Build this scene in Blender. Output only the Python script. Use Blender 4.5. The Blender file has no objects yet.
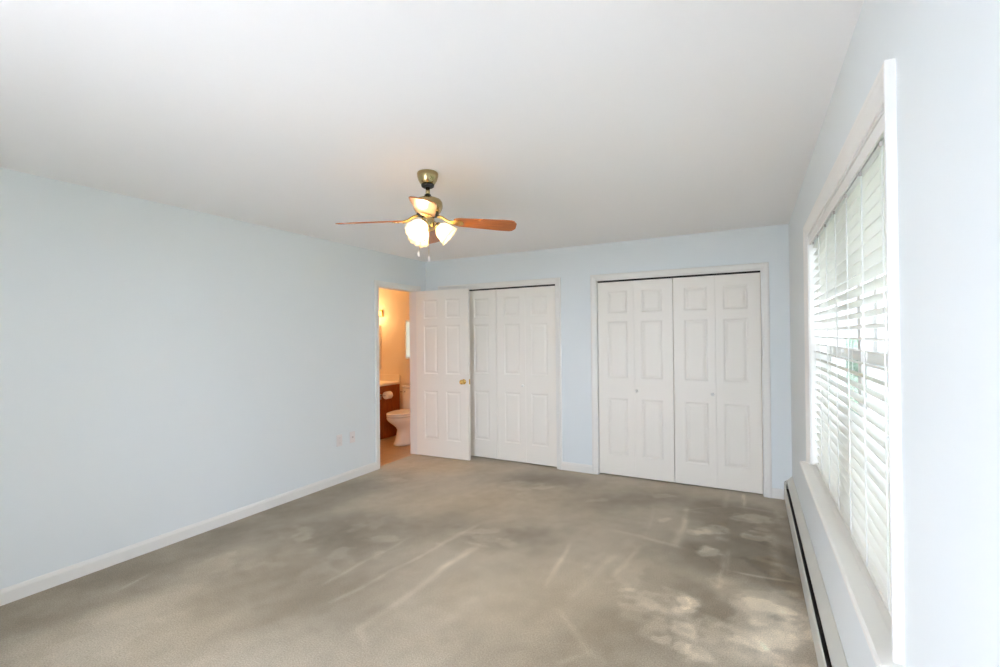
import bpy, bmesh, math, random
import numpy as np
from mathutils import Vector, Matrix

random.seed(7)
S = bpy.context.scene
COL = S.collection
PI = math.pi

# ------------------------------------------------------------------ camera
XR, XL, YB, H = 0.303, -3.690, 4.834, 2.44       # right wall, left wall, back wall, ceiling
YF = -0.8                                        # wall behind the camera
F_PX, YAW, PITCH, ROLL, CAM_Z = 465.706, 0.494563, 0.0070268, -0.0095453, 1.46554

def cam_axes():
    c, s = math.cos, math.sin
    fwd = Vector((-s(YAW) * c(PITCH), c(YAW) * c(PITCH), s(PITCH)))
    r0 = Vector((c(YAW), s(YAW), 0))
    u0 = r0.cross(fwd)
    return r0 * c(ROLL) + u0 * s(ROLL), -r0 * s(ROLL) + u0 * c(ROLL), fwd
r_, u_, f_ = cam_axes()
cam = bpy.data.cameras.new('camera')
cam.sensor_width = 36; cam.lens = F_PX * 36 / 1000
cam.clip_start = 0.02; cam.clip_end = 200
co = bpy.data.objects.new('camera', cam); COL.objects.link(co)
co.matrix_world = Matrix(((r_.x, u_.x, -f_.x, 0), (r_.y, u_.y, -f_.y, 0), (r_.z, u_.z, -f_.z, CAM_Z), (0, 0, 0, 1)))
S.camera = co

# ------------------------------------------------------------------ world, exposure
S.view_settings.view_transform = 'Standard'
S.view_settings.look = 'None'
S.view_settings.gamma = 1.0
S.view_settings.use_curve_mapping = False
S.view_settings.exposure = 1.94
S.cycles.max_bounces = 14
S.cycles.diffuse_bounces = 10
S.cycles.transparent_max_bounces = 16
S.cycles.sample_clamp_indirect = 6
S.cycles.use_denoising = True
SKY = 4.4; SUN_E = 10.0
w = bpy.data.worlds.new('overcast_sky'); S.world = w; w.use_nodes = True
bg = w.node_tree.nodes['Background']
bg.inputs[0].default_value = (0.915, 0.99, 1.19, 1)
# hazy sky, brightest around the sun (which stands behind the viewer, towards -Y)
_n = w.node_tree.nodes; _l = w.node_tree.links
_tc = _n.new('ShaderNodeTexCoord'); _dp = _n.new('ShaderNodeVectorMath'); _dp.operation = 'DOT_PRODUCT'; _dp.inputs[1].default_value = (-.25, -.96, -.05)
_mr = _n.new('ShaderNodeMapRange'); _mr.inputs[1].default_value = -.1; _mr.inputs[2].default_value = .7; _mr.inputs[3].default_value = SKY * .12; _mr.inputs[4].default_value = SKY
_mr.interpolation_type = 'SMOOTHSTEP'
_l.new(_tc.outputs['Generated'], _dp.inputs[0]); _l.new(_dp.outputs['Value'], _mr.inputs[0]); _l.new(_mr.outputs[0], bg.inputs[1])

# sun added behind the viewer for brightness: through the added patio door onto the carpet just behind the camera
sl = bpy.data.lights.new('sun', 'SUN'); sl.energy = SUN_E; sl.angle = math.radians(.6); sl.color = (.93, .99, 1.22)
so = bpy.data.objects.new('sun', sl); COL.objects.link(so)
so.rotation_euler = Vector((.10, 1.0, -2.4)).to_track_quat('-Z', 'Y').to_euler()

def portal(name, loc, rot, sx, sy):
    l = bpy.data.lights.new(name, 'AREA'); l.shape = 'RECTANGLE'; l.size = sx; l.size_y = sy
    l.cycles.is_portal = True
    o = bpy.data.objects.new(name, l); o.location = loc; o.rotation_euler = rot; COL.objects.link(o)
# sky portals of the picture window, of the added patio door behind the camera and of the bathroom window
portal('window_portal', (XR + .155, 2.36, 1.375), (0, PI / 2, 0), 1.35, 1.83)
PX0, PX1, PH = -1.75, -.6, 2.2                 # opening of the added patio door that lights the room
portal('added_patio_portal', ((PX0 + PX1) / 2, YF - .12, 1.12), (PI / 2, 0, 0), 1.4, 2.25)

# ------------------------------------------------------------------ materials
def lin(c):
    return tuple(((v / 255) / 12.92 if v / 255 <= .04045 else ((v / 255 + .055) / 1.055) ** 2.4) for v in c) + (1,)
def mat(name, rgb, rough=.6, metal=0., noise=None, bump=None, spec=.5, **kw):
    m = bpy.data.materials.new(name); m.use_nodes = True
    nt = m.node_tree; b = nt.nodes['Principled BSDF']
    b.inputs['Base Color'].default_value = lin(rgb)
    b.inputs['Roughness'].default_value = rough
    b.inputs['Metallic'].default_value = metal
    b.inputs['Specular IOR Level'].default_value = spec
    for k, v in kw.items(): b.inputs[k.replace('_', ' ')].default_value = v
    tc = nt.nodes.new('ShaderNodeTexCoord')
    if noise:                                        # (scale, amount)
        n = nt.nodes.new('ShaderNodeTexNoise'); n.inputs['Scale'].default_value = noise[0]; n.inputs['Detail'].default_value = 4
        nt.links.new(tc.outputs['Object'], n.inputs['Vector'])
        mx = nt.nodes.new('ShaderNodeMix'); mx.data_type = 'RGBA'
        a = lin(rgb); k = noise[1]
        mx.inputs[6].default_value = tuple(v * (1 - k) for v in a[:3]) + (1,)
        mx.inputs[7].default_value = tuple(min(1, v * (1 + k)) for v in a[:3]) + (1,)
        nt.links.new(n.outputs['Fac'], mx.inputs[0]); nt.links.new(mx.outputs[2], b.inputs['Base Color'])
    if bump:                                         # (scale, strength, distance)
        n2 = nt.nodes.new('ShaderNodeTexNoise'); n2.inputs['Scale'].default_value = bump[0]; n2.inputs['Detail'].default_value = 3
        nt.links.new(tc.outputs['Object'], n2.inputs['Vector'])
        bp = nt.nodes.new('ShaderNodeBump'); bp.inputs['Strength'].default_value = bump[1]; bp.inputs['Distance'].default_value = bump[2]
        nt.links.new(n2.outputs['Fac'], bp.inputs['Height']); nt.links.new(bp.outputs[0], b.inputs['Normal'])
    return m
def wood(name, c1, c2, rough=.35, scale=(1, 14, 14), coat=0.0):
    m = bpy.data.materials.new(name); m.use_nodes = True
    nt = m.node_tree; b = nt.nodes['Principled BSDF']; b.inputs['Roughness'].default_value = rough
    b.inputs['Coat Weight'].default_value = coat
    tc = nt.nodes.new('ShaderNodeTexCoord'); mp = nt.nodes.new('ShaderNodeMapping'); mp.inputs['Scale'].default_value = scale
    n = nt.nodes.new('ShaderNodeTexNoise'); n.inputs['Scale'].default_value = 5; n.inputs['Detail'].default_value = 6; n.inputs['Distortion'].default_value = .6
    r = nt.nodes.new('ShaderNodeValToRGB'); r.color_ramp.elements[0].position = .35; r.color_ramp.elements[1].position = .65
    r.color_ramp.elements[0].color = lin(c1); r.color_ramp.elements[1].color = lin(c2)
    L = nt.links.new
    L(tc.outputs['Object'], mp.inputs[0]); L(mp.outputs[0], n.inputs['Vector']); L(n.outputs['Fac'], r.inputs[0]); L(r.outputs[0], b.inputs['Base Color'])
    return m

M = {}
M['wall'] = mat('pale_blue_paint', (228, 233, 234), .75, noise=(1.3, .012), bump=(160, .05, .002), spec=.3)
M['ceiling'] = mat('ceiling_paint', (243, 242, 241), .9, bump=(120, .06, .002), spec=.2)
M['trim'] = mat('white_trim_paint', (234, 232, 227), .38, noise=(3, .01))
M['door'] = mat('door_paint', (241, 236, 227), .42, bump=(90, .03, .001))
M['dark'] = mat('dark_gap', (40, 38, 35), .8)
M['brass'] = mat('antique_brass', (188, 168, 124), .24, 1.0, noise=(20, .08))
M['pbrass'] = mat('polished_brass', (226, 188, 110), .22, 1.0)
M['chrome'] = mat('chrome', (215, 215, 215), .15, 1.0)
M['black'] = mat('black_rubber', (28, 24, 22), .6)
M['blade'] = wood('oak_blade', (160, 82, 26), (186, 106, 42), .32, (3, 30, 30), .3)
M['vanity'] = wood('vanity_wood', (138, 66, 20), (166, 86, 30), .4, (14, 14, 2))
M['counter'] = mat('cultured_marble', (236, 222, 200), .3, noise=(6, .05))
M['bathwall'] = mat('cream_paint', (236, 220, 196), .7, noise=(2, .02))
M['porcelain'] = mat('porcelain', (238, 230, 220), .12, spec=.6)
M['paper'] = mat('tissue_paper', (240, 236, 230), .95)
M['plate'] = mat('outlet_plastic', (230, 224, 222), .4)
M['slot'] = mat('outlet_slot', (196, 186, 183), .6)
M['heater'] = mat('heater_enamel', (206, 206, 198), .4, noise=(4, .05), bump=(60, .03, .001))
M['fin'] = mat('fin_metal', (70, 66, 62), .5, .6)
M['vinyl'] = mat('window_vinyl', (235, 235, 232), .45)
M['cord'] = mat('ladder_cord', (240, 240, 236), .8)
M['mirror'] = mat('mirror_glass', (235, 235, 235), .03, 1.0)
M['soil'] = mat('lawn', (58, 74, 54), .95, noise=(2, .3))
M['leaf'] = mat('hedge_leaf', (60, 92, 62), .8, noise=(3, .35))
M['bark'] = mat('bark', (110, 92, 78), .9, noise=(8, .3))
M['siding'] = mat('house_siding', (206, 186, 172), .8, noise=(2, .05))
M['concrete'] = mat('added_patio_concrete', (208, 206, 202), .9, noise=(3, .08))  # pale surface of the added patio, reflects light indoors

def blind_mat(name='blind_slat_vinyl', tr=.12):
    m = bpy.data.materials.new(name); m.use_nodes = True
    nt = m.node_tree; b = nt.nodes['Principled BSDF']; out = nt.nodes['Material Output']
    b.inputs['Base Color'].default_value = lin((238, 236, 228)); b.inputs['Roughness'].default_value = .35
    t = nt.nodes.new('ShaderNodeBsdfTranslucent'); t.inputs[0].default_value = lin((244, 240, 226))
    mx = nt.nodes.new('ShaderNodeMixShader'); mx.inputs[0].default_value = tr
    nt.links.new(b.outputs[0], mx.inputs[1]); nt.links.new(t.outputs[0], mx.inputs[2]); nt.links.new(mx.outputs[0], out.inputs[0])
    return m
M['slat'] = blind_mat()
M['thin_slat'] = blind_mat('thin_translucent_slat', .8)
def shade_mat():
    m = bpy.data.materials.new('frosted_shade_glass'); m.use_nodes = True
    nt = m.node_tree; b = nt.nodes['Principled BSDF']; out = nt.nodes['Material Output']
    b.inputs['Base Color'].default_value = lin((250, 240, 220)); b.inputs['Roughness'].default_value = .3
    t = nt.nodes.new('ShaderNodeBsdfTranslucent'); t.inputs[0].default_value = lin((255, 246, 226))
    mx = nt.nodes.new('ShaderNodeMixShader'); mx.inputs[0].default_value = .6
    nt.links.new(b.outputs[0], mx.inputs[1]); nt.links.new(t.outputs[0], mx.inputs[2]); nt.links.new(mx.outputs[0], out.inputs[0])
    return m
M['shade'] = shade_mat()
def emit_mat(name, col, s):
    m = bpy.data.materials.new(name); m.use_nodes = True
    b = m.node_tree.nodes['Principled BSDF']; b.inputs['Base Color'].default_value = (1, 1, 1, 1)
    b.inputs['Emission Color'].default_value = col; b.inputs['Emission Strength'].default_value = s
    return m
M['bulb'] = emit_mat('warm_bulb', (1, .84, .60, 1), 6)
M['globe'] = emit_mat('vanity_globe', (1, .66, .30, 1), 3)
def glass_mat():
    m = bpy.data.materials.new('window_glass'); m.use_nodes = True
    nt = m.node_tree; out = nt.nodes['Material Output']; nt.nodes.remove(nt.nodes['Principled BSDF'])
    t = nt.nodes.new('ShaderNodeBsdfTransparent'); t.inputs[0].default_value = (.96, .97, .965, 1)
    g = nt.nodes.new('ShaderNodeBsdfGlossy'); g.inputs['Roughness'].default_value = .02
    fr = nt.nodes.new('ShaderNodeFresnel'); fr.inputs[0].default_value = 1.35
    ml = nt.nodes.new('ShaderNodeMath'); ml.operation = 'MULTIPLY'; ml.inputs[1].default_value = .5
    mx = nt.nodes.new('ShaderNodeMixShader')
    nt.links.new(fr.outputs[0], ml.inputs[0]); nt.links.new(ml.outputs[0], mx.inputs[0])
    nt.links.new(t.outputs[0], mx.inputs[1]); nt.links.new(g.outputs[0], mx.inputs[2]); nt.links.new(mx.outputs[0], out.inputs[0])
    return m
M['glass'] = glass_mat()
def vinyl_floor():
    m = bpy.data.materials.new('bathroom_vinyl'); m.use_nodes = True
    nt = m.node_tree; b = nt.nodes['Principled BSDF']; b.inputs['Roughness'].default_value = .3
    tc = nt.nodes.new('ShaderNodeTexCoord'); br = nt.nodes.new('ShaderNodeTexBrick')
    br.offset = 0; br.inputs['Scale'].default_value = 1; br.inputs['Brick Width'].default_value = .3; br.inputs['Row Height'].default_value = .3
    br.inputs['Mortar Size'].default_value = .004
    br.inputs['Color1'].default_value = lin((196, 164, 124)); br.inputs['Color2'].default_value = lin((204, 172, 132)); br.inputs['Mortar'].default_value = lin((170, 140, 104))
    nt.links.new(tc.outputs['Object'], br.inputs['Vector']); nt.links.new(br.outputs[0], b.inputs['Base Color'])
    return m
M['bathfloor'] = vinyl_floor()

# ------------------------------------------------------------------ mesh helpers
class MB:
    def __init__(s): s.v = []; s.f = []; s.sm = []
    def add(s, vs, fs, smooth=False):
        n = len(s.v); s.v += [tuple(v) for v in vs]; s.f += [tuple(i + n for i in f) for f in fs]; s.sm += [smooth] * len(fs); return s
    def box(s, x0, x1, y0, y1, z0, z1):
        vs = [(x, y, z) for z in (z0, z1) for y in (y0, y1) for x in (x0, x1)]
        return s.add(vs, [(0, 2, 3, 1), (4, 5, 7, 6), (0, 1, 5, 4), (2, 6, 7, 3), (0, 4, 6, 2), (1, 3, 7, 5)])
    def loft(s, rings, cap0=True, cap1=True, smooth=True):
        n = len(rings[0]); vs = [p for r in rings for p in r]; fs = []
        for k in range(len(rings) - 1):
            for i in range(n):
                j = (i + 1) % n; fs.append((k * n + i, k * n + j, (k + 1) * n + j, (k + 1) * n + i))
        s.add(vs, fs, smooth)
        b = len(s.v) - len(vs)
        if cap0: s.f.append(tuple(b + i for i in reversed(range(n)))); s.sm.append(False)
        if cap1: s.f.append(tuple(b + (len(rings) - 1) * n + i for i in range(n))); s.sm.append(False)
        return s
    def lathe(s, prof, n=32, axis=None, cap0=False, cap1=False, center=(0, 0, 0)):
        c = Vector(center); q = axis.to_track_quat('Z', 'Y') if axis is not None else None
        rings = []
        for r, z in prof:
            ring = []
            for i in range(n):
                p = Vector((r * math.cos(2 * PI * i / n), r * math.sin(2 * PI * i / n), z))
                if q: p = q @ p
                ring.append(c + p)
            rings.append(ring)
        return s.loft(rings, cap0, cap1)
    def tube(s, pts, r, n=10, caps=True):
        pts = [Vector(p) for p in pts]; rings = []
        for k, p in enumerate(pts):
            a = pts[max(k - 1, 0)]; b = pts[min(k + 1, len(pts) - 1)]
            q = (b - a).to_track_quat('Z', 'Y'); rr = r[k] if isinstance(r, (list, tuple)) else r
            rings.append([p + q @ Vector((rr * math.cos(2 * PI * i / n), rr * math.sin(2 * PI * i / n), 0)) for i in range(n)])
        return s.loft(rings, caps, caps)
    def build(s, name, material, parent=None, bevel=0, loc=None, recalc=True):
        me = bpy.data.meshes.new(name); me.from_pydata(s.v, [], s.f)
        if recalc:
            bm = bmesh.new(); bm.from_mesh(me); bmesh.ops.recalc_face_normals(bm, faces=bm.faces); bm.to_mesh(me); bm.free()
        for p, sm in zip(me.polygons, s.sm): p.use_smooth = sm
        me.materials.append(material)
        o = bpy.data.objects.new(name, me); COL.objects.link(o)
        if parent is not None: o.parent = parent
        if loc is not None: o.location = loc
        if bevel:
            b = o.modifiers.new('bevel', 'BEVEL'); b.width = bevel; b.segments = 2; b.limit_method = 'ANGLE'; b.angle_limit = math.radians(40)
        return o
def empty(name, loc=(0, 0, 0), rz=0, label=None, cat=None, group=None, kind=None):
    o = bpy.data.objects.new(name, None); COL.objects.link(o); o.location = loc; o.rotation_euler = (0, 0, rz); o.empty_display_size = .1
    return tag(o, label, cat, group, kind)
def tag(o, label=None, cat=None, group=None, kind=None):
    if label: o['label'] = label
    if cat: o['category'] = cat
    if group: o['group'] = group
    if kind: o['kind'] = kind
    return o
def struct(o, label=None): return tag(o, label, None, None, 'structure')
def copy_tree(o, parent=None):
    c = o.copy(); COL.objects.link(c)
    if parent is not None: c.parent = parent
    for ch in list(o.children): copy_tree(ch, c)
    return c

# colonial casing swept round a rectangle on a wall; mp(a, b, t) maps wall coordinates to the room
PROF = [(0, 0), (0, .008), (.004, .010), (.018, .010), (.026, .013), (.040, .0165), (.046, .018), (.058, .018), (.064, .014), (.064, 0)]
def casing(name, a0, a1, b0, b1, mp, closed=False, prof=PROF, parent=None, m=None):
    mb = MB(); R = []
    for o, t in prof:
        if closed: c = [(a0 - o, b0 - o), (a0 - o, b1 + o), (a1 + o, b1 + o), (a1 + o, b0 - o)]
        else: c = [(a0 - o, b0), (a0 - o, b1 + o), (a1 + o, b1 + o), (a1 + o, b0)]
        R.append([mp(a, b, t) for a, b in c])
    vs = [p for r in R for p in r]; fs = []; n = 4
    for k in range(len(R) - 1):
        for i in range(4 if closed else 3):
            j = (i + 1) % 4; fs.append((k * n + i, k * n + j, (k + 1) * n + j, (k + 1) * n + i))
    mb.add(vs, fs)
    return mb.build(name, m or M['trim'], parent)
mp_back = lambda a, b, t: (a, YB - t, b)
mp_left = lambda a, b, t: (XL + t, a, b)
mp_right = lambda a, b, t: (XR - t, a, b)
def baseboard(name, p0, p1, nrm, h=.088, t=.013):
    prof = [(0, 0), (t, 0), (t, h - .022), (t * .75, h - .012), (t * .55, h - .004), (t * .3, h), (0, h)]
    mb = MB(); rings = []
    for p in (p0, p1): rings.append([(p[0] + nrm[0] * d, p[1] + nrm[1] * d, z) for d, z in prof])
    mb.loft(rings, smooth=False)
    return struct(mb.build(name, M['trim']))

# ------------------------------------------------------------------ room shell
WT = .115
DY0, DY1, DH = 3.965, 4.650, 2.045      # bathroom doorway in the left wall
C1 = (-3.425, -1.905); C2 = (-1.437, .083); CH = 2.048
WY0, WY1, WZ0, WZ1 = 1.452, 3.268, .700, 2.041     # window opening
BX0, BX1, BY0, BY1 = -5.75, XL - WT, 3.3, 5.52       # bathroom

mb = MB()                                                            # left wall
mb.box(XL - WT, XL, YF, DY0, 0, H).box(XL - WT, XL, DY1, YB + WT, 0, H).box(XL - WT, XL, DY0, DY1, DH, H)
struct(mb.build('wall_left', M['wall']))
mb = MB()
for a, b in ((XL, C1[0]), (C1[1], C2[0]), (C2[1], XR)): mb.box(a, b, YB, YB + WT, 0, H)
for a, b in (C1, C2): mb.box(a, b, YB, YB + WT, CH, H)
struct(mb.build('wall_back', M['wall']))
mb = MB(); RW = .165
mb.box(XR, XR + RW, YF, WY0, 0, H).box(XR, XR + RW, WY1, 5.6, 0, H).box(XR, XR + RW, WY0, WY1, 0, WZ0 - .03).box(XR, XR + RW, WY0, WY1, WZ1, H)
struct(mb.build('wall_right', M['wall']))
mb = MB(); mb.box(XL - WT, PX0, YF - WT, YF, 0, H).box(PX1, XR + RW, YF - WT, YF, 0, H).box(PX0, PX1, YF - WT, YF, PH, H)
struct(mb.build('wall_front', M['wall']))
struct(MB().box(XL - WT, XR + RW, YF - WT, YB + WT, H, H + .12).build('ceiling', M['ceiling']))
# closet shell and its floor
mb = MB(); mb.box(XL, XR, BY1, BY1 + .1, 0, H).box(-1.72, -1.62, YB + WT, BY1, 0, H)
struct(mb.build('wall_closet', M['bathwall']))
struct(MB().box(XL, XR + RW, YB + WT, BY1 + .1, H, H + .12).build('ceiling_closet', M['ceiling']))
# bathroom shell
BW = (-4.60, -4.02, 1.15, 1.735)
mb = MB(); mb.box(BX0, BW[0], BY1, BY1 + .1, 0, H).box(BW[1], XL, BY1, BY1 + .1, 0, H).box(BW[0], BW[1], BY1, BY1 + .1, 0, BW[2]).box(BW[0], BW[1], BY1, BY1 + .1, BW[3], H)
struct(mb.build('wall_bathroom_back', M['bathwall']))
struct(MB().box(BX0 - .1, BX0, BY0 - .1, BY1 + .1, 0, H).build('wall_bathroom_left', M['bathwall']))
struct(MB().box(BX0, BX1, BY0 - .1, BY0, 0, H).build('wall_bathroom_front', M['bathwall']))
mb = MB(); mb.box(BX1 - .004, BX1 - .0005, BY0, DY0 - .02, 0, H).box(BX1 - .004, BX1 - .0005, DY1 + .02, YB + WT, 0, H).box(BX1 - .004, BX1 - .0005, DY0 - .02, DY1 + .02, DH + .02, H)
mb.box(XL - WT, XL, YB + WT, BY1, 0, H)
struct(mb.build('wall_bathroom_right', M['bathwall']))
struct(MB().box(BX0 - .1, BX1 , BY0 - .1, BY1 + .1, H, H + .12).build('ceiling_bathroom', M['ceiling']))
struct(MB().box(BX0 - .1, XL - .045, BY0 - .1, BY1 + .1, -.1, -.006).build('floor_bathroom', M['bathfloor']))

# ------------------------------------------------------------------ carpet
def carpet():
    x0, x1, y0, y1, st = XL - .05, XR, YF, BY1, .0125
    nx = int((x1 - x0) / st) + 1; ny = int((y1 - y0) / st) + 1
    xs = np.linspace(x0, x1, nx); ys = np.linspace(y0, y1, ny)
    X, Y = np.meshgrid(xs, ys)
    rng = np.random.RandomState(5)
    def vnoise(sc, ax=1., ay=1., rot=0.):
        U = (X * math.cos(rot) + Y * math.sin(rot)) * ax / sc + 50; V = (-X * math.sin(rot) + Y * math.cos(rot)) * ay / sc + 50
        g = rng.rand(257, 257)
        iu = np.floor(U).astype(int); iv = np.floor(V).astype(int); fu = U - iu; fv = V - iv
        fu = fu * fu * (3 - 2 * fu); fv = fv * fv * (3 - 2 * fv)
        G = lambda a, b: g[a % 257, b % 257]
        return (G(iu, iv) * (1 - fu) * (1 - fv) + G(iu + 1, iv) * fu * (1 - fv) + G(iu, iv + 1) * (1 - fu) * fv + G(iu + 1, iv + 1) * fu * fv) * 2 - 1
    def fbm(sc, o=4, **k): return sum(vnoise(sc / 2 ** i, **k) / 2 ** i for i in range(o))
    L = np.zeros_like(X)                                   # pile brightness, in sRGB-like steps
    wx = X + .08 * fbm(.5, 4) + .02 * fbm(.12, 2); wy = Y + .08 * fbm(.5, 4) + .02 * fbm(.12, 2)
    vx_ = X + .030 * fbm(.13, 3); vy_ = Y + .030 * fbm(.13, 3)
    rag = fbm(.10, 4)
    def blob(cx, cy, rx, ry, a, rot=0., pw=2.):
        A, B = (wx, wy) if min(rx, ry) > .13 else (vx_, vy_)
        u = (A - cx) * math.cos(rot) + (B - cy) * math.sin(rot); v = -(A - cx) * math.sin(rot) + (B - cy) * math.cos(rot)
        g = np.exp(-((u / rx) ** 2 + (v / ry) ** 2) ** (pw / 2))
        if min(rx, ry) <= .13 or (rx < .25 and a > 0):           # small rubbed patches have ragged edges
            g = np.clip((g + .75 * rag - .20) / .60, 0, 1) * np.exp(-((u / rx) ** 2 + (v / ry) ** 2) ** 2 / 9)
            g = g * g * (3 - 2 * g)
        return a * g * .95
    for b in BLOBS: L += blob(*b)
    L += 4 * fbm(.9, 4) + 4.5 * fbm(.22, 3) + 3.5 * fbm(.06, 2) + 4 * fbm(.5, 4, ax=3.2, ay=.7, rot=-.35) - 2
    # patchy lighter clouds where the pile was rubbed the other way
    cl = np.clip(fbm(.34, 4) + .35 * fbm(.09, 3) - .28, 0, .34) / .34
    msk = sum(blob(*b) for b in CLOUDS); L += 21 * cl * np.clip(msk, 0, 1)
    for (ax, ay, bx, by, wd, am) in STREAKS:
        dx, dy = bx - ax, by - ay; ln = math.hypot(dx, dy); u = ((X - ax) * dx + (Y - ay) * dy) / ln
        v = ((X - ax) * -dy + (Y - ay) * dx) / ln + .012 * fbm(.25, 2)
        e = np.clip(np.minimum(u + .06, ln + .06 - u) / .12, 0, 1); e = e * e * (3 - 2 * e)
        L += am * e * np.exp(-(v / wd) ** 2) * (.75 + .35 * vnoise(.08))
    warm = np.clip(sum(blob(*b) for b in WARM), 0, 1.4)
    base = np.array([187., 175., 156.])
    C = base[None, None, :] + L[..., None] * np.array([1., .98, .94]) + warm[..., None] * np.array([9., 1., -10.])
    C = np.clip(C, 10, 250) / 255.; Cl = np.where(C <= .04045, C / 12.92, ((C + .055) / 1.055) ** 2.4)
    me = bpy.data.meshes.new('floor')
    n = nx * ny; co_ = np.zeros((n, 3)); co_[:, 0] = X.ravel(); co_[:, 1] = Y.ravel()
    idx = np.arange(n).reshape(ny, nx)
    q = np.stack([idx[:-1, :-1], idx[:-1, 1:], idx[1:, 1:], idx[1:, :-1]], -1).reshape(-1, 4)
    me.vertices.add(n); me.vertices.foreach_set('co', co_.ravel())
    me.loops.add(q.size); me.loops.foreach_set('vertex_index', q.ravel().astype(np.int32))
    me.polygons.add(len(q)); me.polygons.foreach_set('loop_start', np.arange(0, q.size, 4, dtype=np.int32)); me.update(calc_edges=True)
    at = me.color_attributes.new('pile_wear', 'FLOAT_COLOR', 'POINT')
    c4 = np.ones((n, 4), dtype=np.float32); c4[:, :3] = Cl.reshape(-1, 3); at.data.foreach_set('color', c4.ravel())
    m = bpy.data.materials.new('grey_beige_carpet'); m.use_nodes = True
    nt = m.node_tree; b = nt.nodes['Principled BSDF']; b.inputs['Roughness'].default_value = 1; b.inputs['Specular IOR Level'].default_value = .1
    b.inputs['Sheen Weight'].default_value = .15
    a = nt.nodes.new('ShaderNodeAttribute'); a.attribute_name = 'pile_wear'
    tc = nt.nodes.new('ShaderNodeTexCoord'); nn = nt.nodes.new('ShaderNodeTexNoise'); nn.inputs['Scale'].default_value = 150; nn.inputs['Detail'].default_value = 3
    hv = nt.nodes.new('ShaderNodeMapRange'); hv.inputs[1].default_value = .25; hv.inputs[2].default_value = .75; hv.inputs[3].default_value = .74; hv.inputs[4].default_value = 1.26
    ml = nt.nodes.new('ShaderNodeVectorMath'); ml.operation = 'SCALE'
    k = nt.links.new
    k(tc.outputs['Object'], nn.inputs['Vector']); k(nn.outputs['Fac'], hv.inputs[0]); k(a.outputs['Color'], ml.inputs[0]); k(hv.outputs[0], ml.inputs['Scale']); k(ml.outputs[0], b.inputs['Base Color'])
    bp = nt.nodes.new('ShaderNodeBump'); bp.inputs['Strength'].default_value = .35; bp.inputs['Distance'].default_value = .005
    k(nn.outputs['Fac'], bp.inputs['Height']); k(bp.outputs[0], b.inputs['Normal'])
    me.materials.append(m)
    o = bpy.data.objects.new('floor', me); COL.objects.link(o)
    return struct(o)
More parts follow.
